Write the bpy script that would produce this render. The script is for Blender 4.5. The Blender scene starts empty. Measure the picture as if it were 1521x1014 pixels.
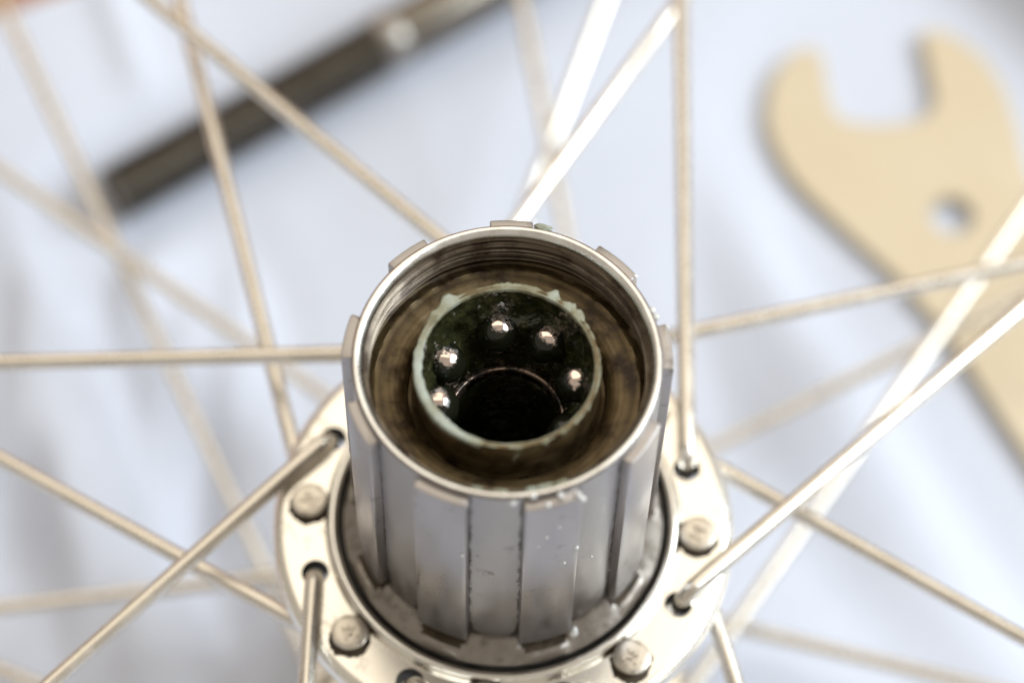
import bpy, bmesh, math, random
from mathutils import Vector, Matrix, noise

# ------------------------------------------------------------------ units: builders work in mm, hub rim at z = 0
S = 0.001
ZG = 106.0                       # mm from the cloth up to the top rim of the freehub
random.seed(4)
scn = bpy.context.scene
col = scn.collection

# ------------------------------------------------------------------ camera
cam = bpy.data.cameras.new('camera')
cam_o = bpy.data.objects.new('camera', cam); col.objects.link(cam_o)
C = Vector((-3.1143, -126.8786, 230.9451 + ZG)) * S
FW = Vector((0.0135011, 0.4869529, -0.8733239)); RT = Vector((0.9998902, -0.0012431, 0.0147646)); UP = RT.cross(FW)
m = Matrix((RT, UP, -FW)).transposed().to_4x4(); m.translation = C
cam_o.matrix_world = m
cam.sensor_width = 36.0; cam.lens = 3822.03 / 1521 * 36
cam.clip_start = 0.005; cam.clip_end = 50
cam.dof.use_dof = True; cam.dof.focus_distance = 0.275; cam.dof.aperture_fstop = 9.0
cam.dof.aperture_blades = 0
scn.camera = cam_o

# ------------------------------------------------------------------ world and lamps (a room with one wide window to the right, plus an added overhead fill)
w = bpy.data.worlds.new('World'); scn.world = w; w.use_nodes = True
bg = w.node_tree.nodes['Background']
bg.inputs[0].default_value = (1.0, 0.90, 0.75, 1); bg.inputs[1].default_value = 0.40
def area(name, loc, target, sx, sy, power, color):
    l = bpy.data.lights.new(name, 'AREA'); l.shape = 'RECTANGLE'; l.size = sx; l.size_y = sy
    l.energy = power; l.color = color
    o = bpy.data.objects.new(name, l); col.objects.link(o)
    o.location = loc
    o.rotation_euler = (Vector(target) - Vector(loc)).to_track_quat('-Z', 'Y').to_euler()
    return o
area('window_light', (1.75, 0.18, 1.45), (0, 0.05, 0.05), 1.5, 1.3, 50, (0.86, 0.95, 1.0))
area('overhead_fill', (0.0, 1.25, 2.3), (0, 0.05, 0.05), 2.6, 2.4, 19.5, (1.0, 0.90, 0.73))  # added warm fill, brightens the flange reflection; no real lamp there
scn.view_settings.view_transform = 'Standard'; scn.view_settings.look = 'None'
scn.view_settings.exposure = 0.2; scn.view_settings.gamma = 1.0
scn.render.engine = 'CYCLES'
scn.cycles.max_bounces = 8; scn.cycles.use_denoising = True

# ------------------------------------------------------------------ materials
MATS = {}
def new_mat(name):
    mt = bpy.data.materials.new(name); mt.use_nodes = True
    MATS[name] = mt
    nt = mt.node_tree
    return mt, nt, nt.nodes['Principled BSDF']
def N(nt, typ, **kw):
    n = nt.nodes.new(typ)
    for k, v in kw.items():
        if k in n.inputs: n.inputs[k].default_value = v
        else: setattr(n, k, v)
    return n
def ramp(nt, fac, stops):
    r = nt.nodes.new('ShaderNodeValToRGB')
    el = r.color_ramp.elements
    while len(el) < len(stops): el.new(0.5)
    for e, (p, c) in zip(el, stops):
        e.position = p; e.color = (*c, 1) if len(c) == 3 else c
    nt.links.new(fac, r.inputs[0]); return r
def obco(nt, scale=(1, 1, 1)):
    t = nt.nodes.new('ShaderNodeTexCoord'); mp = nt.nodes.new('ShaderNodeMapping')
    mp.inputs['Scale'].default_value = scale
    nt.links.new(t.outputs['Object'], mp.inputs[0]); return mp.outputs[0]
def noise_n(nt, vec, scale, detail=4, rough=0.55):
    n = N(nt, 'ShaderNodeTexNoise', Scale=scale, Detail=detail, Roughness=rough)
    nt.links.new(vec, n.inputs['Vector']); return n.outputs[0]
def mix(nt, fac, a, b):
    x = nt.nodes.new('ShaderNodeMix'); x.data_type = 'RGBA'
    if hasattr(fac, 'is_linked'): nt.links.new(fac, x.inputs[0])
    else: x.inputs[0].default_value = fac
    for s, v in ((x.inputs[6], a), (x.inputs[7], b)):
        if hasattr(v, 'is_linked'): nt.links.new(v, s)
        else: s.default_value = (*v, 1)
    return x.outputs[2]
def bump(nt, bs, h, strength, dist):
    b = N(nt, 'ShaderNodeBump', Strength=strength, Distance=dist)
    nt.links.new(h, b.inputs['Height']); nt.links.new(b.outputs[0], bs.inputs['Normal'])
def metal(name, base, rough, nscale=400, var=0.12, dirt=None, dirt_lo=0.55, dirt_hi=0.7, dscale=250, bumps=0.0, stretch=(1, 1, 1), metallic=1.0, grime=False):
    mt, nt, bs = new_mat(name)
    v = obco(nt, stretch)
    n1 = noise_n(nt, v, nscale, 5)
    lo = tuple(c * (1 - var) for c in base); hi = tuple(min(1, c * (1 + var)) for c in base)
    colr = ramp(nt, n1, [(0.3, lo), (0.7, hi)]).outputs[0]
    rr = ramp(nt, n1, [(0.3, (rough * .8,) * 3), (0.7, (rough * 1.25,) * 3)]).outputs[0]
    bs.inputs['Metallic'].default_value = metallic
    if dirt:
        d = noise_n(nt, obco(nt), dscale, 6, 0.65)
        f = ramp(nt, d, [(dirt_lo, (0, 0, 0)), (dirt_hi, (1, 1, 1))]).outputs[0]
        colr = mix(nt, f, colr, dirt)
        mm = nt.nodes.new('ShaderNodeMath'); mm.operation = 'MULTIPLY_ADD'
        nt.links.new(f, mm.inputs[0]); mm.inputs[1].default_value = -metallic * .8; mm.inputs[2].default_value = metallic
        nt.links.new(mm.outputs[0], bs.inputs['Metallic'])
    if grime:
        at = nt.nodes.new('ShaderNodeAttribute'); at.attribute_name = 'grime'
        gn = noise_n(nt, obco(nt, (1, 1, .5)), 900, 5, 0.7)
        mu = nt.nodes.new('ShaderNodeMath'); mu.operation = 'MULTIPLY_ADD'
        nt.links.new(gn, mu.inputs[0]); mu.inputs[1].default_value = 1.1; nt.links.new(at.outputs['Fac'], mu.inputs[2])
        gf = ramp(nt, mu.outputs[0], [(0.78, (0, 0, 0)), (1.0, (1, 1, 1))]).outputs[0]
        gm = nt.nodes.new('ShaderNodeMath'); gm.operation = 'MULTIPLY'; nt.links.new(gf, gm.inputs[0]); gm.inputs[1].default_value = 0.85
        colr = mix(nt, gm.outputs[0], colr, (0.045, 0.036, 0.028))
    nt.links.new(colr, bs.inputs['Base Color']); nt.links.new(rr, bs.inputs['Roughness'])
    if bumps: bump(nt, bs, noise_n(nt, v, nscale * 2.5, 4), bumps, 0.0001)
    return mt
metal('flange_aluminium', (0.93, 0.90, 0.84), 0.24, 120, 0.03, dirt=(0.20, 0.135, 0.065), dirt_lo=0.56, dirt_hi=0.85, dscale=170)
metal('lip_aluminium', (0.92, 0.90, 0.86), 0.14, 200, 0.04)
metal('freehub_steel', (0.375, 0.355, 0.35), 0.36, 500, 0.10, dirt=(0.10, 0.075, 0.05), dirt_lo=0.62, dirt_hi=0.80, dscale=300, bumps=0.15, stretch=(1, 1, .35), grime=True)
metal('spline_steel', (0.41, 0.385, 0.38), 0.33, 350, 0.08, dirt=(0.13, 0.10, 0.075), dirt_lo=0.60, dirt_hi=0.80, dscale=330, stretch=(1, 1, .3))
metal('rim_steel', (0.90, 0.88, 0.86), 0.28, 500, 0.15, bumps=0.1)
metal('spoke_steel', (0.78, 0.735, 0.67), 0.27, 300, 0.08, bumps=0.05)
metal('head_steel', (0.66, 0.61, 0.54), 0.34, 600, 0.16, dirt=(0.12, 0.08, 0.045), dirt_lo=0.57, dirt_hi=0.72, dscale=700, bumps=0.25)
metal('axle_steel', (0.20, 0.18, 0.155), 0.22, 300, 0.15, bumps=0.1)
metal('axle_bright', (0.33, 0.31, 0.29), 0.32, 300, 0.15)
metal('wrench_steel', (0.62, 0.555, 0.44), 0.38, 60, 0.07, metallic=0.75)
metal('collar_steel', (0.33, 0.30, 0.275), 0.36, 500, 0.12, dirt=(0.09, 0.068, 0.045), dirt_lo=0.50, dirt_hi=0.75, dscale=600, bumps=0.3)

metal('bore_steel', (0.30, 0.22, 0.18), 0.22, 500, 0.3, dirt=(0.012, 0.011, 0.008), dirt_lo=0.50, dirt_hi=0.60, dscale=420, bumps=0.6)
metal('hole_grime', (0.035, 0.026, 0.016), 0.6, 500, 0.3, metallic=0.1)
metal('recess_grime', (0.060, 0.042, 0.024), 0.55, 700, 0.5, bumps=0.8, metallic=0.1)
# threads and trough: greasy brown steel with turning marks
def brown(name, a, b, c, rough, k):
    mt, nt, bs = new_mat(name)
    t = nt.nodes.new('ShaderNodeTexCoord'); sp = nt.nodes.new('ShaderNodeSeparateXYZ')
    nt.links.new(t.outputs['Object'], sp.inputs[0])
    cb = nt.nodes.new('ShaderNodeCombineXYZ')
    nt.links.new(sp.outputs[0], cb.inputs[0]); nt.links.new(sp.outputs[1], cb.inputs[1])
    ln = nt.nodes.new('ShaderNodeVectorMath'); ln.operation = 'LENGTH'; nt.links.new(cb.outputs[0], ln.inputs[0])
    c2 = nt.nodes.new('ShaderNodeCombineXYZ')
    nt.links.new(ln.outputs['Value'], c2.inputs[0]); nt.links.new(sp.outputs[2], c2.inputs[1])
    ringn = noise_n(nt, c2.outputs[0], k, 3, 0.6)
    blot = noise_n(nt, t.outputs['Object'], 260, 5, 0.6)
    colr = ramp(nt, ringn, [(0.32, a), (0.5, b), (0.68, c)]).outputs[0]
    f = ramp(nt, blot, [(0.47, (0, 0, 0)), (0.66, (1, 1, 1))]).outputs[0]
    colr = mix(nt, f, colr, (0.028, 0.014, 0.006))
    nt.links.new(colr, bs.inputs['Base Color'])
    bs.inputs['Metallic'].default_value = 0.45; bs.inputs['Roughness'].default_value = rough
    bump(nt, bs, ringn, 0.35, 0.00015)
brown('thread_grease', (0.05, 0.035, 0.02), (0.15, 0.115, 0.08), (0.36, 0.30, 0.24), 0.25, 1500)
brown('trough_grease', (0.075, 0.050, 0.020), (0.15, 0.104, 0.048), (0.25, 0.185, 0.10), 0.42, 700)

mt, nt, bs = new_mat('dark_grease')
v = obco(nt)
nn = noise_n(nt, v, 700, 5, 0.6)
nt.links.new(ramp(nt, nn, [(0.35, (0.012, 0.013, 0.006)), (0.58, (0.032, 0.033, 0.013)), (0.78, (0.09, 0.075, 0.034))]).outputs[0], bs.inputs['Base Color'])
bs.inputs['Roughness'].default_value = 0.10
bs.inputs['IOR'].default_value = 1.6
bump(nt, bs, noise_n(nt, v, 420, 3, 0.5), 1.0, 0.0010)

mt, nt, bs = new_mat('pale_grease')
v = obco(nt)
nn = noise_n(nt, v, 260, 6, 0.7)
at = nt.nodes.new('ShaderNodeAttribute'); at.attribute_name = 'thick'
ad = nt.nodes.new('ShaderNodeMath'); ad.operation = 'MULTIPLY_ADD'; nt.links.new(at.outputs['Fac'], ad.inputs[0]); ad.inputs[1].default_value = 0.34; nt.links.new(nn, ad.inputs[2])
nt.links.new(ramp(nt, ad.outputs[0], [(0.38, (0.10, 0.08, 0.04)), (0.56, (0.25, 0.24, 0.16)), (0.84, (0.40, 0.44, 0.39))]).outputs[0], bs.inputs['Base Color'])
bs.inputs['Roughness'].default_value = 0.22
bs.inputs['Subsurface Weight'].default_value = 0.2; bs.inputs['Subsurface Radius'].default_value = (0.0005, 0.0005, 0.0004)
bump(nt, bs, noise_n(nt, v, 1200, 4), 0.5, 0.0003)

# bearing ball: polished steel, smeared with grease except where the axle cone wiped it
mt, nt, bs = new_mat('ball_steel')
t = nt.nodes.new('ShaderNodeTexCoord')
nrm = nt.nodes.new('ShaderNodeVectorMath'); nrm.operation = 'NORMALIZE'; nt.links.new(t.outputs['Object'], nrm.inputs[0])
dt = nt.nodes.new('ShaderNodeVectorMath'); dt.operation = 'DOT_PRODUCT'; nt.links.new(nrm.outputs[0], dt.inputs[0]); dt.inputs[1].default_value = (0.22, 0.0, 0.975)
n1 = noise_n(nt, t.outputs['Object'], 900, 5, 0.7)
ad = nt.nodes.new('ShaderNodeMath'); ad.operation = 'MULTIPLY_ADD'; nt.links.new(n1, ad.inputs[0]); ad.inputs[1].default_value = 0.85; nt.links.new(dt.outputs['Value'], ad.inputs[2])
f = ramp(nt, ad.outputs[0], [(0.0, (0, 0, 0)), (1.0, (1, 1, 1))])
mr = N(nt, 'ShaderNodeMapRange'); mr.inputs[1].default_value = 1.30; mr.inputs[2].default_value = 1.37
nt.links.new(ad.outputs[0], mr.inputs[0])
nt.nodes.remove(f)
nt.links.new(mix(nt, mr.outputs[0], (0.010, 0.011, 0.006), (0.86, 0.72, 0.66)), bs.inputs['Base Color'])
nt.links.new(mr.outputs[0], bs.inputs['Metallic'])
bs.inputs['Roughness'].default_value = 0.12
bump(nt, bs, noise_n(nt, t.outputs['Object'], 500, 2), 0.25, 0.0004)

def plain(name, c, rough, lo=.85, hi=1.1, **kw):
    mt, nt, bs = new_mat(name)
    v = obco(nt)
    nn = noise_n(nt, v, kw.get('ns', 300), 4)
    nt.links.new(ramp(nt, nn, [(0.3, tuple(x * lo for x in c)), (0.7, tuple(min(1, x * hi) for x in c))]).outputs[0], bs.inputs['Base Color'])
    bs.inputs['Roughness'].default_value = rough
    if 'tr' in kw: bs.inputs['Transmission Weight'].default_value = kw['tr']
    return bs, nt, v
plain('black_rubber', (0.006, 0.006, 0.007), 0.5)
plain('droplet', (0.92, 0.93, 0.92), 0.06, tr=0.2)
bs, nt, v = plain('cloth', (0.66, 0.70, 0.82), 0.95, lo=.985, hi=1.015)
wv = N(nt, 'ShaderNodeTexWave', Scale=700.0, Distortion=0.4, Detail=1.0); nt.links.new(v, wv.inputs['Vector'])
bump(nt, bs, wv.outputs['Fac'], 0.15, 0.0001)
bs, nt, v = plain('floor', (0.46, 0.20, 0.09), 0.6, ns=30)

# ------------------------------------------------------------------ mesh helpers (mm in, metres out)
def obj(name, bm, mat, parent=None, smooth=True, angle=35, loc=None):
    me = bpy.data.meshes.new(name)
    bmesh.ops.recalc_face_normals(bm, faces=bm.faces)
    bmesh.ops.scale(bm, vec=(S, S, S), verts=bm.verts)
    bm.to_mesh(me); bm.free()
    if smooth:
        me.polygons.foreach_set('use_smooth', [True] * len(me.polygons))
        me.set_sharp_from_angle(angle=math.radians(angle))
    me.materials.append(MATS[mat])
    o = bpy.data.objects.new(name, me); col.objects.link(o)
    if parent: o.parent = parent
    return o
def grid(bm, rows, close_u=True, close_v=False):
    vs = [[bm.verts.new(p) for p in r] for r in rows]
    nr, nc = len(rows), len(rows[0])
    for i in range(nr if close_v else nr - 1):
        a, b = vs[i], vs[(i + 1) % nr]
        for j in range(nc if close_u else nc - 1):
            k = (j + 1) % nc
            bm.faces.new((a[j], a[k], b[k], b[j]))
    return vs
def lathe(bm, prof, seg=128, closed=False):
    rows = [[(r * math.cos(2 * math.pi * j / seg), r * math.sin(2 * math.pi * j / seg), z) for j in range(seg)] for r, z in prof]
    return grid(bm, rows, True, closed)
def tube(bm, pts, rad, seg=12, cap=True):
    pts = [Vector(p) for p in pts]
    rows = []; t0 = (pts[1] - pts[0]).normalized()
    nrm = t0.orthogonal().normalized()
    for i, p in enumerate(pts):
        t = (pts[min(i + 1, len(pts) - 1)] - pts[max(i - 1, 0)]).normalized()
        nrm = (nrm - t * nrm.dot(t)).normalized(); b = t.cross(nrm)
        r = rad[i] if isinstance(rad, (list, tuple)) else rad
        rows.append([p + (nrm * math.cos(2 * math.pi * j / seg) + b * math.sin(2 * math.pi * j / seg)) * r for j in range(seg)])
    vs = grid(bm, rows)
    if cap:
        bm.faces.new(vs[0][::-1]); bm.faces.new(vs[-1])
def pol(r, a, z): return Vector((r * math.cos(math.radians(a)), r * math.sin(math.radians(a)), z))
def tag(o, label, cat, group=None):
    o['label'] = label; o['category'] = cat
    if group: o['group'] = group
    return o
def apply_bool(o, cutter):
    md = o.modifiers.new('holes', 'BOOLEAN'); md.operation = 'DIFFERENCE'; md.solver = 'EXACT'; md.object = cutter; md.material_mode = 'TRANSFER'
    dg = bpy.context.evaluated_depsgraph_get()
    me = bpy.data.meshes.new_from_object(o.evaluated_get(dg)); o.modifiers.clear()
    o.data = me
    me.polygons.foreach_set('use_smooth', [True] * len(me.polygons)); me.set_sharp_from_angle(angle=math.radians(35))
    bpy.data.objects.remove(cutter)

# ------------------------------------------------------------------ setting: floor and the cloth spread on it
bm = bmesh.new()
grid(bm, [[(x, y, -7) for x in (-1500, -300, 300, 1500)] for y in (-1500, -300, 300, 1500)], False)
fl = obj('floor', bm, 'floor', smooth=False); fl['kind'] = 'structure'

AX0, AX1 = Vector((-59.1, 82.9)), Vector((43.0, 154.3))       # axle line on the cloth
EDX = Vector((0.916, 0.402)); EDY = Vector((-0.402, 0.916))    # frame of the sheet, its far edge crosses near (-76, 122)
EDGE = Vector((-76.2, 120.4)).dot(EDY)
WL = [(49.8, 114.1), (48.0, 113.4), (45.8, 111.5), (43.3, 107.5), (42.3, 102.5), (42.2, 98.3), (43.2, 94.2), (45.0, 90.0), (48.2, 85.4), (54.6, 78.0), (61.4, 70.2), (66.3, 62.9), (70.5, 55.1), (73.9, 47.8), (76.8, 42.1)]
def seg_d(p, a, b):
    t = max(0, min(1, (p - a).dot(b - a) / (b - a).length_squared)); return (p - a - (b - a) * t).length
WSEG = [(Vector((60, 102)), Vector((70, 82))), (Vector((70, 82)), Vector((150, -70)))]
def sstep(e0, e1, x):
    t = max(0, min(1, (x - e0) / (e1 - e0))); return t * t * (3 - 2 * t)
def cloth_h(x, y):
    p = Vector((x, y))
    flat = sstep(5, 16, seg_d(p, AX0, AX1))
    for a, b in WSEG: flat *= sstep(18, 32, seg_d(p, a, b))
    flat *= sstep(16, 30, p.length)
    h = 0.0
    # creases to the left of the hub, running away from the camera
    lw = sstep(-25, -42, x) * sstep(95, 60, y)
    n1 = noise.noise(Vector((x * 0.065 + 0.010 * y, y * 0.03, 3.1)))
    n2 = noise.noise(Vector((x * 0.15, y * 0.06, 8.7)))
    h += lw * (6.5 * n1 + 1.8 * n2)
    # long soft folds to the right
    u = x * 0.86 + y * 0.51
    rw = sstep(22, 34, x) * sstep(100, 70, y)
    h += rw * 3.2 * noise.noise(Vector((u * 0.065, (y - x) * 0.012, 5.5)))
    # gentle unevenness everywhere
    h += 2.4 * noise.noise(Vector((x * 0.022, y * 0.022, 1.3)))
    # the sheet bunches up into a fold beyond the wrench
    q = Vector((x - 92, y - 124)); d = q.dot(Vector((0.80, 0.60)))
    h2 = 15.0 * math.exp(-((d - 3) / 8.0) ** 2)
    q = Vector((x + 62, y - 122)); d = q.dot(Vector((0.94, 0.34)))
    h3 = 1.6 * math.exp(-(d / 3.0) ** 2) * sstep(96, 112, y) * sstep(30, 14, abs(y - 122))
    return (h + 1.2) * flat * 1.0 + h2 * sstep(100, 116, y + 0.5 * (x - 60)) * sstep(60, 78, x) + h3
def axis_vals(lo, hi, flo, fhi, fine, coarse):
    v = []; x = lo
    while x < hi:
        v.append(x); x += fine if flo <= x < fhi else coarse
    v.append(hi); return v
us = axis_vals(-620, 620, -130, 170, 1.5, 20)
vv = axis_vals(-900, 0, -185, 0, 1.5, 20)
bm = bmesh.new()
top, bot = [], []
for b in vv:
    r = []
    for a in us:
        q = EDX * a + EDY * (EDGE + b)
        r.append((q.x, q.y, cloth_h(q.x, q.y) if (abs(q.x) < 220 and abs(q.y) < 220) else 1.2))
    top.append(r)
grid(bm, top, False)
nr, nc = len(top), len(top[0])
under = [[(p[0], p[1], p[2] - 0.5) for p in r] for r in top]
grid(bm, under, False)
bv = list(bm.verts)
for i in range(nr - 1):
    for j in (0, nc - 1):
        k = nr * nc; bm.faces.new((bv[i * nc + j], bv[(i + 1) * nc + j], bv[k + (i + 1) * nc + j], bv[k + i * nc + j]))
for j in range(nc - 1):
    for i in (0, nr - 1):
        k = nr * nc; bm.faces.new((bv[i * nc + j], bv[i * nc + j + 1], bv[k + i * nc + j + 1], bv[k + i * nc + j]))
bm.verts.index_update()
cl = obj('cloth', bm, 'cloth', angle=60); cl.location.z = 0.0
tag(cl, 'pale bluish white cotton sheet spread under the wheel and tools', 'sheet')

# ------------------------------------------------------------------ the wheel
wheel = bpy.data.objects.new('bicycle_wheel', None); col.objects.link(wheel)
wheel.empty_display_size = 0.02
tag(wheel, 'dismantled rear bicycle wheel with bare freehub, lying flat on the sheet', 'bicycle wheel')
PART = []          # parts are built around the freehub rim and lifted by ZG
def part(name, bm, mat, parent=None, **kw):
    o = obj(name, bm, mat, parent or wheel, **kw)
    if parent is None: o.location = (0, 0, ZG * S)
    return o
PH = 174.8674; PCD = 22.5; ZF = -39.0

# drive side flange: dished disc with a rounded outer edge and sixteen spoke holes
def arc(cx, cz, r, a0, a1, n):
    return [(cx + r * math.cos(math.radians(a0 + (a1 - a0) * i / n)), cz + r * math.sin(math.radians(a0 + (a1 - a0) * i / n))) for i in range(n + 1)]
bm = bmesh.new()
prof = [(18.0, ZF - 2.2), (19.15, ZF - 2.0), (19.2, ZF - .02), (20.6, ZF)] + [(22.0, ZF), (24.6, ZF - .05)] + arc(25.1, ZF - 1.75, 1.7, 80, -70, 9) + [(24.6, ZF - 3.5), (18.0, ZF - 3.8)]
lathe(bm, prof, 192, closed=True)
flange = part('hub_flange', bm, 'flange_aluminium', angle=30)
bm = bmesh.new()
for k in range(16):
    c = pol(PCD, PH + 22.5 * k, 0)
    rows = [[(c.x + 1.6 * math.cos(2 * math.pi * j / 28), c.y + 1.6 * math.sin(2 * math.pi * j / 28), z) for j in range(28)] for z in (ZF + 3, ZF - 8)]
    vs = grid(bm, rows); bm.faces.new(vs[0][::-1]); bm.faces.new(vs[1])
cut = part('hole_cutter', bm, 'hole_grime')
bpy.context.view_layer.update()
apply_bool(flange, cut)
# polished lip round the freehub base
bm = bmesh.new()
prof = [(19.1, ZF - 1.0), (19.1, ZF + 0.9)] + arc(19.68, ZF + 0.85, 0.56, 170, 10, 8) + [(20.25, ZF + 0.7), (20.35, ZF + 0.25), (20.6, ZF + 0.02), (20.6, ZF - 1.0)]
lathe(bm, prof, 192, closed=True)
part('flange_lip', bm, 'lip_aluminium', parent=flange, angle=50)
bm = bmesh.new()
lathe(bm, [(17.2, ZF - 1.4), (17.6, ZF - 1.1), (18.6, ZF - 1.0), (19.1, ZF - 1.1), (19.1, ZF - 2)], 128)
part('dust_seal', bm, 'black_rubber')
# barrel and left flange, down to the cloth
bm = bmesh.new()
lathe(bm, [(17.0, ZF - 3.7), (15.5, ZF - 5), (12.5, ZF - 9), (11.4, ZF - 14), (11.2, -78), (12.0, -86), (14.5, -91), (19, -93.6), (24.2, -94), (25.6, -95), (25.6, -96.2), (24.2, -97.2), (18.5, -97.4), (17.6, -98), (17.4, -103), (16.6, -104.4), (10, -104.4), (9.6, -103.5), (9.4, -80)], 128)
part('hub_shell', bm, 'flange_aluminium', angle=30)

# ---- freehub body
LUGS = [(246, 20), (286, 20.4), (326, 19.6), (6.5, 18.5), (46.3, 18.5), (88.5, 15.5), (129, 16.5), (170, 18), (206, 19)]
def in_lug(a, e=0.9, shrink=0.0):
    best = 0
    for c, wd in LUGS:
        d = abs((a - c + 180) % 360 - 180)
        best = max(best, sstep(wd / 2 - shrink + e, wd / 2 - shrink - e, d))
    return best
GAP = [(15.75, 0.0), (16.0, -0.25), (16.0, -12), (16.0, -24), (16.0, -35.4), (16.15, -35.9), (16.9, -36.7), (17.6, -37.35), (18.15, -37.75), (18.4, -38.0), (18.35, -40.5)]
LUG = [(15.75, 0.0), (16.0, -0.25), (16.0, -12), (16.0, -24), (16.0, -36.2), (16.05, -36.9), (16.9, -36.95), (17.45, -37.0), (17.9, -37.15), (18.4, -38.0), (18.35, -40.5)]
SEG = 360
rows = []
for i in range(len(GAP)):
    r = []
    for j in range(SEG):
        a = 360 * j / SEG; t = in_lug(a, 0.9 if i < 5 else 1.3 + .3 * (i - 5), 0 if i < 6 else 0.9 * (i - 5))
        rr = GAP[i][0] * (1 - t) + LUG[i][0] * t; zz = GAP[i][1] * (1 - t) + LUG[i][1] * t
        r.append(pol(rr, a, zz))
    rows.append(r)
wall = rows[:2]
for i in range(1, 60): wall.append([rows[1][j].lerp(rows[4][j], i / 60) for j in range(SEG)])
wall.append(rows[4])
bm = bmesh.new(); grid(bm, wall)
body = part('freehub_body', bm, 'freehub_steel', angle=40)
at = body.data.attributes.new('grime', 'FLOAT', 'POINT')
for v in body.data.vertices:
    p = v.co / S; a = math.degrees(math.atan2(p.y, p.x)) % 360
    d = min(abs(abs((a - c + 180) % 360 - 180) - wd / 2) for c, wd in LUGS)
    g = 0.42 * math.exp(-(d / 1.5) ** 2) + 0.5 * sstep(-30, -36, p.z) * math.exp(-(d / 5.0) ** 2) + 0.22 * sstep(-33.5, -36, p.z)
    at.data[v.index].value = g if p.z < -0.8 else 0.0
bm = bmesh.new(); grid(bm, rows[4:])
co = part('base_collar', bm, 'collar_steel', parent=body, angle=25)
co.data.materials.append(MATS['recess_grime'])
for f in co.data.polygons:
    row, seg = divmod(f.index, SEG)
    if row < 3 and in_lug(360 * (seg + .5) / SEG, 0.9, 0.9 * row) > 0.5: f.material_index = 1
# nine splines
def spline(c, wd):
    bm = bmesh.new()
    r0, r1, zt, zb = 15.9, 17.12, -0.85, -35.1
    n = 10
    hw = wd / 2
    prof_a = [c - hw + wd * i / n for i in range(n + 1)]
    def ring(z):
        return [pol(r0, prof_a[0], z)] + [pol(r1, a, z) for a in prof_a] + [pol(r0, prof_a[-1], z)]
    a, b = [bm.verts.new(p) for p in ring(zt)], [bm.verts.new(p) for p in ring(zb)]
    k = len(a)
    for i in range(k):
        bm.faces.new((a[i], a[(i + 1) % k], b[(i + 1) % k], b[i]))
    bm.faces.new(a[::-1]); bm.faces.new(b)
    bmesh.ops.recalc_face_normals(bm, faces=bm.faces)
    sharp = [e for e in bm.edges if len(e.link_faces) == 2 and e.calc_face_angle(0) > 0.6 and (e.verts[0].co.xy.length > 16.5 or e.verts[1].co.xy.length > 16.5)]
    bmesh.ops.bevel(bm, geom=sharp, offset=0.16, segments=2, profile=0.5, affect='EDGES')
    return bm
for c, wd in LUGS:
    part('spline', spline(c, wd), 'spline_steel', parent=body, angle=40)
# top rim and lockring thread
bm = bmesh.new()
lathe(bm, [(15.75, 0.0), (15.72, 0.02), (15.45, 0.0), (15.3, -0.06), (14.95, -0.55), (14.9, -0.72)], 192)
part('rim_edge', bm, 'rim_steel', parent=body, angle=50)
bm = bmesh.new()
SG = 160; rows = []
NT = 5; K = 8
for i in range(NT * K + 1):
    r = []
    for j in range(SG):
        f = j / SG
        ph = (i / K + f) % 1.0
        tri = 1 - abs(2 * ph - 1)
        z = -0.7 - i / K * 0.86
        amp = 1.0 * sstep(0, 4, i) * sstep(NT * K, NT * K - 5, i)
        r.append(pol(14.9 - amp * (tri - 0.35) * 0.9, 360 * f, z))
    rows.append(r)
grid(bm, rows)
part('lockring_thread', bm, 'thread_grease', parent=body, angle=30)
bm = bmesh.new()
prof = [(14.9, -4.95), (14.95, -5.1), (14.95, -5.75), (14.7, -5.95), (14.2, -5.9), (13.9, -5.72), (13.7, -5.75), (13.2, -5.85), (12.7, -5.9), (12.2, -5.98), (11.7, -6.1), (11.2, -6.25), (10.8, -6.5), (10.55, -7.2), (10.35, -7.9), (10.0, -8.0), (9.8, -7.4), (9.75, -6), (9.7, -4), (9.68, -2.0), (9.55, -1.6), (9.25, -1.55), (9.12, -1.8), (9.1, -3.8)]
rows = []
for k, (r0, z0) in enumerate(prof):
    rows.append([])
    for j in range(200):
        p = pol(r0, j * 1.8, z0); dz = 0.14 * noise.noise(p * 0.5) + 0.10 * noise.noise(p * 1.4) if 4 <= k <= 14 else 0
        rows[-1].append(pol(r0, j * 1.8, z0 + dz))
grid(bm, rows)
part('bearing_cup', bm, 'trough_grease', parent=body, angle=40)
# grease bed round the balls, then race and bore
bm = bmesh.new()
prof = [(9.08, -1.62), (8.95, -2.6), (8.85, -3.5), (8.65, -4.4), (8.35, -5.2), (8.0, -6.0), (7.65, -6.9), (7.35, -7.8), (7.1, -8.8), (6.9, -9.8), (6.65, -11.0), (6.45, -12.4), (6.35, -14.0), (6.15, -14.6), (5.8, -14.9), (5.65, -15.4), (5.6, -17), (5.6, -50)]
rows = []
for i, (r0, z0) in enumerate(prof):
    r = []
    for j in range(180):
        a = 2 * j
        amp = 1.05 * sstep(0, 4, i) * (1 if i < 13 else 0.35 if i < 16 else 0)
        p = pol(r0, a, z0)
        d = noise.noise(p * 0.55) * amp + noise.noise(p * 1.3) * amp * .5
        r.append(pol(r0 + d, a, z0 + 0.5 * noise.noise(p * 0.8 + Vector((9, 3, 1))) * amp))
    rows.append(r)
grid(bm, rows)
part('grease_bed', bm, 'dark_grease', parent=body, angle=80)
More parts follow.
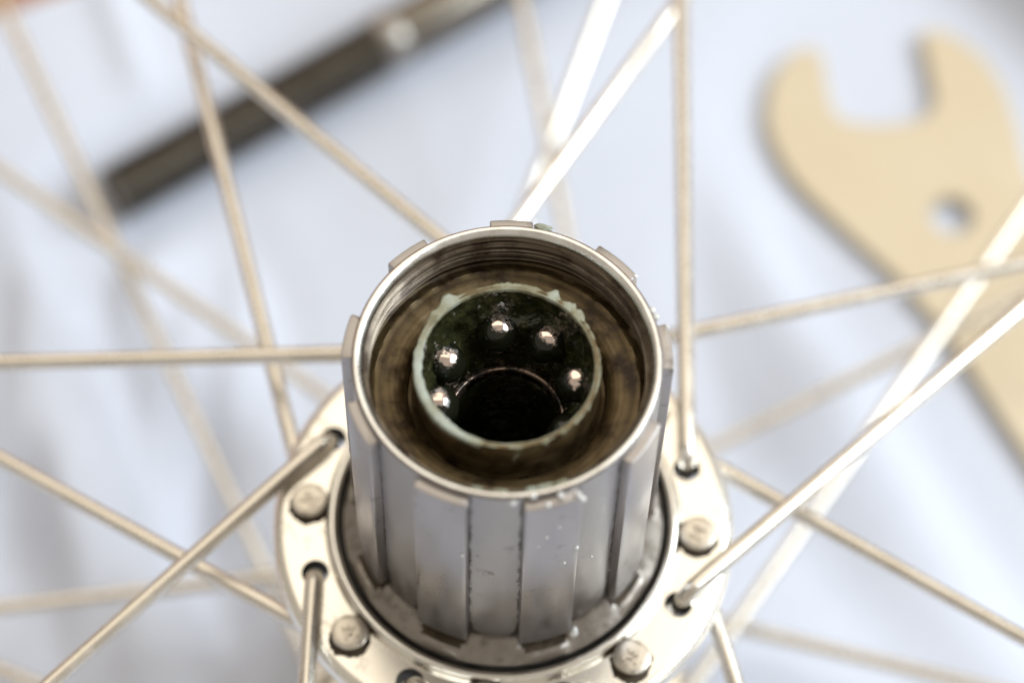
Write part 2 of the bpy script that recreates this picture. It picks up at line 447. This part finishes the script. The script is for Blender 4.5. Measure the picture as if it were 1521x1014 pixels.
for a in (8, 54.5, 98, 152, 193, 238, 281, 325):
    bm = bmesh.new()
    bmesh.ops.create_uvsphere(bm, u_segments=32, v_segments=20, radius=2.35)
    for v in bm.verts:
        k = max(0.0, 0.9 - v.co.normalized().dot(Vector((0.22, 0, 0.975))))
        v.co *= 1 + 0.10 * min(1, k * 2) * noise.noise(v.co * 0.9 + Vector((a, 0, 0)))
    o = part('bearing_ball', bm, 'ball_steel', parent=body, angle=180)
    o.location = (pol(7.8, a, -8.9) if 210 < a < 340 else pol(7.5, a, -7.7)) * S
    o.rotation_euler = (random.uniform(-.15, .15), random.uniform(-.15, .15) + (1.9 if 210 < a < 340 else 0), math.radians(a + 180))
bm = bmesh.new()
lathe(bm, [(6.6, -13.5), (6.4, -13.25), (6.0, -13.2), (5.75, -13.5), (5.7, -14.4)], 96)
part('bore_lip', bm, 'bore_steel', parent=body, angle=60)
# ragged ring of pale grease squeezed over the cup lip
bm = bmesh.new()
rows = []; NA = 220; THICK = [0.0] * NA
for i in range(9):
    r = []
    for j in range(NA):
        a = 360 * j / NA; p = pol(9.3, a, 0)
        n1 = noise.noise(p * 0.45 + Vector((2, 7, 4))); n2 = noise.noise(p * 0.95) * 0.7 + noise.noise(p * 2.3) * 0.35
        left = sstep(62, 20, abs((a - 203 + 180) % 360 - 180)); drip = math.exp(-((a - 268) / 9) ** 2)
        tear = 1.2 * math.exp(-((a - 128) / 5) ** 2) + math.exp(-((a - 50) / 13) ** 2) * (.8 + 1.2 * n2) + .6 * math.exp(-((a - 88) / 9) ** 2) + .5 * math.exp(-((a - 140) / 12) ** 2)
        wout = 0.02 + 0.16 * max(0, n1) + 0.22 * n2 + 0.75 * tear * (0.8 + n2) + 0.10 * left
        win = 0.02 + 0.22 * left * (1 + 1.6 * n2) + 0.06 * n1 + .06 * n2
        hgt = 0.03 + 0.09 * left + 0.05 * n2 + .05 * tear
        THICK[j] = min(1.0, 0.9 * left + 0.7 * tear + 0.5 * drip)
        t = i / 8
        ang = math.pi * t
        rr = 9.36 + (wout + .25) * (-math.cos(ang)) if t > .5 else 9.36 + (win + .34) * (-math.cos(ang))
        zz = -1.62 + hgt * math.sin(ang) * 1.3 - (0.5 + .5 * abs(n2) + 0.5 * tear + 3.0 * drip if t == 1 else 0) - (1.7 * drip if t == .875 else 0) - (0.5 + .3 * left if t == 0 else 0)
        r.append(pol(rr, a, zz))
    rows.append(r)
grid(bm, rows)
go = part('grease_ring', bm, 'pale_grease', parent=body, angle=80)
at = go.data.attributes.new('thick', 'FLOAT', 'POINT')
for v in go.data.vertices:
    a = math.degrees(math.atan2(v.co.y, v.co.x)) % 360
    at.data[v.index].value = THICK[int(round(a / 360 * NA)) % NA]
def blob(p, rx, ry, rz, seed, rot=0, bumpy=0.35, mat='pale_grease', name='grease_smear', par=None):
    bm = bmesh.new(); bmesh.ops.create_icosphere(bm, subdivisions=3, radius=1)
    for v in bm.verts:
        k = 1 + bumpy * noise.noise(v.co * 1.7 + Vector((seed * 3.1, seed, 0)))
        v.co = Vector((v.co.x * rx * k, v.co.y * ry * k, v.co.z * rz * k))
    bm.transform(Matrix.Translation(p) @ Matrix.Rotation(math.radians(rot), 4, 'Z'))
    o = part(name, bm, mat, parent=par or body, angle=180)
    if mat == 'pale_grease':
        at = o.data.attributes.new('thick', 'FLOAT', 'POINT')
        for d in at.data: d.value = 0.6
    return o
blob(pol(14.9, 279, -0.35), 0.55, 0.25, 0.22, 1, 10)
blob(pol(14.75, 285, -0.6), 1.0, 0.22, 0.2, 2, 14)
blob(pol(14.9, 291, -0.4), 0.7, 0.2, 0.2, 3, 22)
blob(pol(15.0, 267, -0.3), 0.8, 0.2, 0.18, 4, -2)
blob(pol(15.0, 258, -0.3), 0.6, 0.18, 0.16, 6, -10)
blob(pol(16.25, 76.5, -0.35), 1.0, 0.45, 0.35, 5, -14)
# clear droplets and a lump of solvent froth
DROPS = [(271.9, 16.05, -0.7, .36), (279.2, 15.85, -0.1, .34), (283.9, 16.75, -0.75, .30), (288.8, 16.35, -0.2, .34), (294.9, 16.75, -0.55, .32), (296.0, 17.1, -1.25, .36), (283.8, 17.15, -7.6, .17), (295.2, 17.12, -12.5, .27), (254.6, 17.12, -12.3, .25), (291, 17.15, -15.3, .13), (305, 16.05, -20, .14), (21.3, 16.1, -0.3, .38), (18.6, 16.2, -0.5, .42), (14.5, 17.05, -0.9, .25), (37.5, 16.9, -0.9, .25), (281, 17.14, -9.5, .12), (288, 17.14, -6.0, .12), (316, 16.0, -28, .12)]
for i, (a, r, z, s) in enumerate(DROPS):
    blob(pol(r, a, z), s, s, s * .85, 20 + i, a, 0.12, 'droplet', 'droplet')
blob(pol(17.15, 297.2, -36.0), 0.42, 0.55, 1.25, 11, 297, 0.3, 'droplet', 'droplet')

# ---- spokes: 32, three-cross
def embossed_head(bm, z0):
    # low dome with a raised H-like maker's mark
    seg = 32
    prof = [(1.75, z0 + .02), (1.95, z0 + .4), (2.1, z0 + .75), (2.12, z0 + 1.0), (2.05, z0 + 1.15), (1.85, z0 + 1.24), (1.0, z0 + 1.30), (0.4, z0 + 1.31)]
    rows = [[(r * math.cos(2 * math.pi * j / seg), r * math.sin(2 * math.pi * j / seg), z) for j in range(seg)] for r, z in prof]
    vs = grid(bm, rows); bm.faces.new(vs[-1]); bm.faces.new(vs[0][::-1])
    for cx, cy, sx, sy in ((-.55, -.05, .13, .62), (.05, .05, .10, .42), (.55, .05, .13, .72), (-.25, .30, .30, .11), (-.22, -.30, .26, .11), (.30, .10, .26, .10)):
        r = bmesh.ops.create_cube(bm, size=1)
        for v in r['verts']:
            v.co = Vector((cx * 1.2 + v.co.x * 2 * sx * 1.25, cy * 1.2 + v.co.y * 2 * sy * 1.25, z0 + 1.26 + v.co.z * .62))
def spoke_path(hole, zmid, up, rim):
    # shank runs through the flange at `hole`, then bends over towards the rim; up = side on which the spoke leaves
    s = 1 if up else -1
    zs = zmid + s * 2.95
    a = Vector((hole.x, hole.y, zmid - s * 2.0))
    d = Vector(rim) - Vector((hole.x, hole.y, zs)); d.normalize()
    R = 2.0
    pts = [a, Vector((hole.x, hole.y, zmid))]
    hd = Vector((d.x, d.y, 0)).normalized()
    hole = hole + hd * 0.45; pts = [p + hd * 0.45 for p in pts]
    c0 = Vector((hole.x, hole.y, zs - s * R))
    for i in range(7):
        t = math.pi / 2 * i / 6
        pts.append(c0 + hd * R * (1 - math.cos(t)) + Vector((0, 0, s * R * math.sin(t))))
    e = pts[-1]; d = (Vector(rim) - e)
    for t in (0.02, 0.05, 0.12, 0.3, 0.6, 1.0): pts.append(e + d * t)
    return pts
ZR = -57.0; RR = 300.0
ADJ = {('t', 4): -.5, ('t', 5): 1.0, ('t', 6): 1.0, ('t', 0): -.75, ('t', 3): -1.0, ('b', 0): 1.5, ('b', 1): 1.0, ('b', 4): 1.5, ('b', 5): .75, ('b', 6): 1.75, ('b', 7): .5,
       ('l-', 6): 1.0, ('l+', 4): -.5, ('l-', 7): 1.5, ('l+', 6): .5, ('l+', 3): -.75, ('l-', 5): .5, ('l-', 4): 2.0}
HEADROT = {0: -35, 1: 20, 3: -20, 4: 60}
for k in range(8):
    for kind in ('t', 'b', 'l+', 'l-'):
        adj = ADJ.get((kind, k), 0.4)
        if kind == 't': a = PH + 45 * k + 22.5; zm, up, ra = ZF - 1.75, True, a + 67.5 + adj
        elif kind == 'b': a = PH + 45 * k; zm, up, ra = ZF - 1.75, False, a - 67.5 + adj
        elif kind == 'l+': a = PH + 45 * k + 33.75; zm, up, ra = -95.6, True, a + 67.5 + adj
        else: a = PH + 45 * k + 56.25; zm, up, ra = -95.6, False, a - 67.5 + adj
        h = pol(PCD if kind in 'tb' else 22.0, a, 0)
        pts = spoke_path(h, zm, up, pol(RR, ra, ZR))
        rad = [1.05] * 9 + [1.05, 1.02, .95, .95, .95, 1.0]
        bm = bmesh.new(); tube(bm, pts, rad[:len(pts)], 14)
        sp = part('spoke', bm, 'spoke_steel', angle=60)
        if kind == 'b':
            bm = bmesh.new(); embossed_head(bm, 0.0)
            hd = obj('spoke_head', bm, 'head_steel', sp, angle=35)
            hd.location = Vector((h.x, h.y, ZF)) * S
            hd.rotation_euler.z = math.radians(HEADROT.get(k, 17 * k))
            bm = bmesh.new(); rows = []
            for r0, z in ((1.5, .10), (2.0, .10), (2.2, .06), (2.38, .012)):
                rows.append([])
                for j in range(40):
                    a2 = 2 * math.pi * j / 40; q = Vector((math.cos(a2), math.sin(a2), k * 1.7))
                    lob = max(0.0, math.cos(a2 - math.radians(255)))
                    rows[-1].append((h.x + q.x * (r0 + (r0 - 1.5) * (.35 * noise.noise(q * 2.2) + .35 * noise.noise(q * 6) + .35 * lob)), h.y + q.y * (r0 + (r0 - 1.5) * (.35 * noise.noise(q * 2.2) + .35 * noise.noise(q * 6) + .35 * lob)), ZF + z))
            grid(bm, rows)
            part('grime_shade_ring', bm, 'recess_grime', parent=flange, angle=80)  # brown grime plus painted-in shade of the gap round the head
# the rim, beyond the frame
bm = bmesh.new()
lathe(bm, [(298.5, ZR - 3), (298.5, ZR + 3), (302, ZR + 8), (308, ZR + 10), (316, ZR + 10), (316, ZR + 8), (311, ZR + 7), (311, ZR - 7), (316, ZR - 8), (316, ZR - 10), (308, ZR - 10), (302, ZR - 8)], 144, closed=True)
part('rim', bm, 'lip_aluminium', angle=40)

# ------------------------------------------------------------------ cone wrench on the sheet
inner = [(51.5, 112.3), (51.9, 106.5), (52.4, 102.6), (53.2, 100.8), (54.9, 99.6), (59.8, 99.0), (65.1, 99.7), (67.6, 101.0), (68.7, 103.2), (68.8, 105.6), (68.2, 112.1), (67.7, 115.6), (68.2, 117.2), (69.6, 117.8), (72.9, 116.4), (77.1, 112.5), (79.8, 106.7), (81.2, 99.7), (81.8, 92.8)]
dirh = Vector((2.9, -5.7)).normalized(); perp = Vector((-dirh.y, dirh.x))
left_end = Vector(WL[-1]) + dirh * 105
right = [Vector((83.4, 86.0)), Vector((86.2, 78.0)), Vector((91.5, 67.0)), Vector((76.8, 42.1)) + perp * 23 + dirh * 0]
re = right[-1] + dirh * 105
endc = (left_end + re) / 2; er = (re - left_end).length / 2
endarc = []
a0 = math.atan2((re - endc).y, (re - endc).x)
for i in range(1, 12):
    a = a0 - math.pi * i / 12
    endarc.append(endc + Vector((math.cos(a), math.sin(a))) * er)
outl = [Vector(p) for p in inner] + right + [re] + endarc + [left_end] + [Vector(p) for p in reversed(WL)]
HC = Vector((69.7, 82.4)); HR = 3.3
bm = bmesh.new()
vo = [bm.verts.new((p.x, p.y, 0)) for p in outl]
es = [bm.edges.new((vo[i], vo[(i + 1) % len(vo)])) for i in range(len(vo))]
vh = [bm.verts.new((HC.x + HR * math.cos(2 * math.pi * i / 28), HC.y + HR * math.sin(2 * math.pi * i / 28), 0)) for i in range(28)]
es += [bm.edges.new((vh[i], vh[(i + 1) % 28])) for i in range(28)]
bmesh.ops.triangle_fill(bm, use_beauty=True, use_dissolve=False, edges=es)
r = bmesh.ops.extrude_face_region(bm, geom=bm.faces[:])
bmesh.ops.translate(bm, vec=(0, 0, 1.8), verts=[v for v in r['geom'] if isinstance(v, bmesh.types.BMVert)])
bmesh.ops.recalc_face_normals(bm, faces=bm.faces)
bmesh.ops.bevel(bm, geom=[e for e in bm.edges if e.calc_face_angle(0) > 1.2], offset=0.25, segments=2, affect='EDGES')
wr = obj('cone_wrench', bm, 'wrench_steel', angle=40)
wr.location.z = 0.35 * S
tag(wr, 'flat yellowish open-ended cone wrench with a round hole, lying on the sheet', 'wrench')

# ------------------------------------------------------------------ hollow threaded axle on the sheet
axle = bpy.data.objects.new('hub_axle', None); col.objects.link(axle); axle.empty_display_size = 0.02
d = (AX1 - AX0).normalized(); AR = 4.75
axle.location = Vector((AX0.x, AX0.y, 0.6 + AR)) * S
axle.rotation_euler = (0, math.pi / 2, math.atan2(d.y, d.x))
tag(axle, 'dark hollow threaded steel axle lying on the sheet behind the wheel', 'axle')
def threaded(z0, z1, sg=40, K=10):
    rows = []
    n = int((z1 - z0) * K)
    for i in range(n + 1):
        z = z0 + i / K
        rows.append([])
        for j in range(sg):
            f = j / sg; ph = (i / K / 1.3 + f) % 1.0
            tri = 1 - abs(2 * ph - 1)
            rr = AR - 0.95 * tri
            rows[-1].append((rr * math.cos(2 * math.pi * f), rr * math.sin(2 * math.pi * f), z))
    return rows
bm = bmesh.new(); grid(bm, threaded(0.4, 48.5))
obj('thread', bm, 'axle_steel', axle, angle=25)
bm = bmesh.new(); lathe(bm, [(2.6, 30), (2.6, 0.3), (2.9, 0.0), (3.7, 0.0), (4.0, 0.4), (3.9, 1.0)], 48)
obj('end_face', bm, 'axle_steel', axle, angle=40)
bm = bmesh.new(); lathe(bm, [(3.9, 48.3), (4.5, 48.7), (4.75, 49.5), (4.75, 52), (4.5, 52.7)], 48)
obj('shoulder', bm, 'axle_bright', axle, angle=40)
bm = bmesh.new(); lathe(bm, [(4.5, 52.6), (4.55, 53.5), (4.55, 98), (4.3, 98.4)], 48)
obj('shaft', bm, 'axle_steel', axle, angle=40)
bm = bmesh.new(); grid(bm, threaded(98.2, 138.0)); 
obj('thread', bm, 'axle_steel', axle, angle=25)
bm = bmesh.new(); lathe(bm, [(3.9, 137.5), (4.0, 138.0), (3.7, 138.4), (2.9, 138.4), (2.6, 138.1), (2.6, 110)], 48)
obj('end_face', bm, 'axle_steel', axle, angle=40)
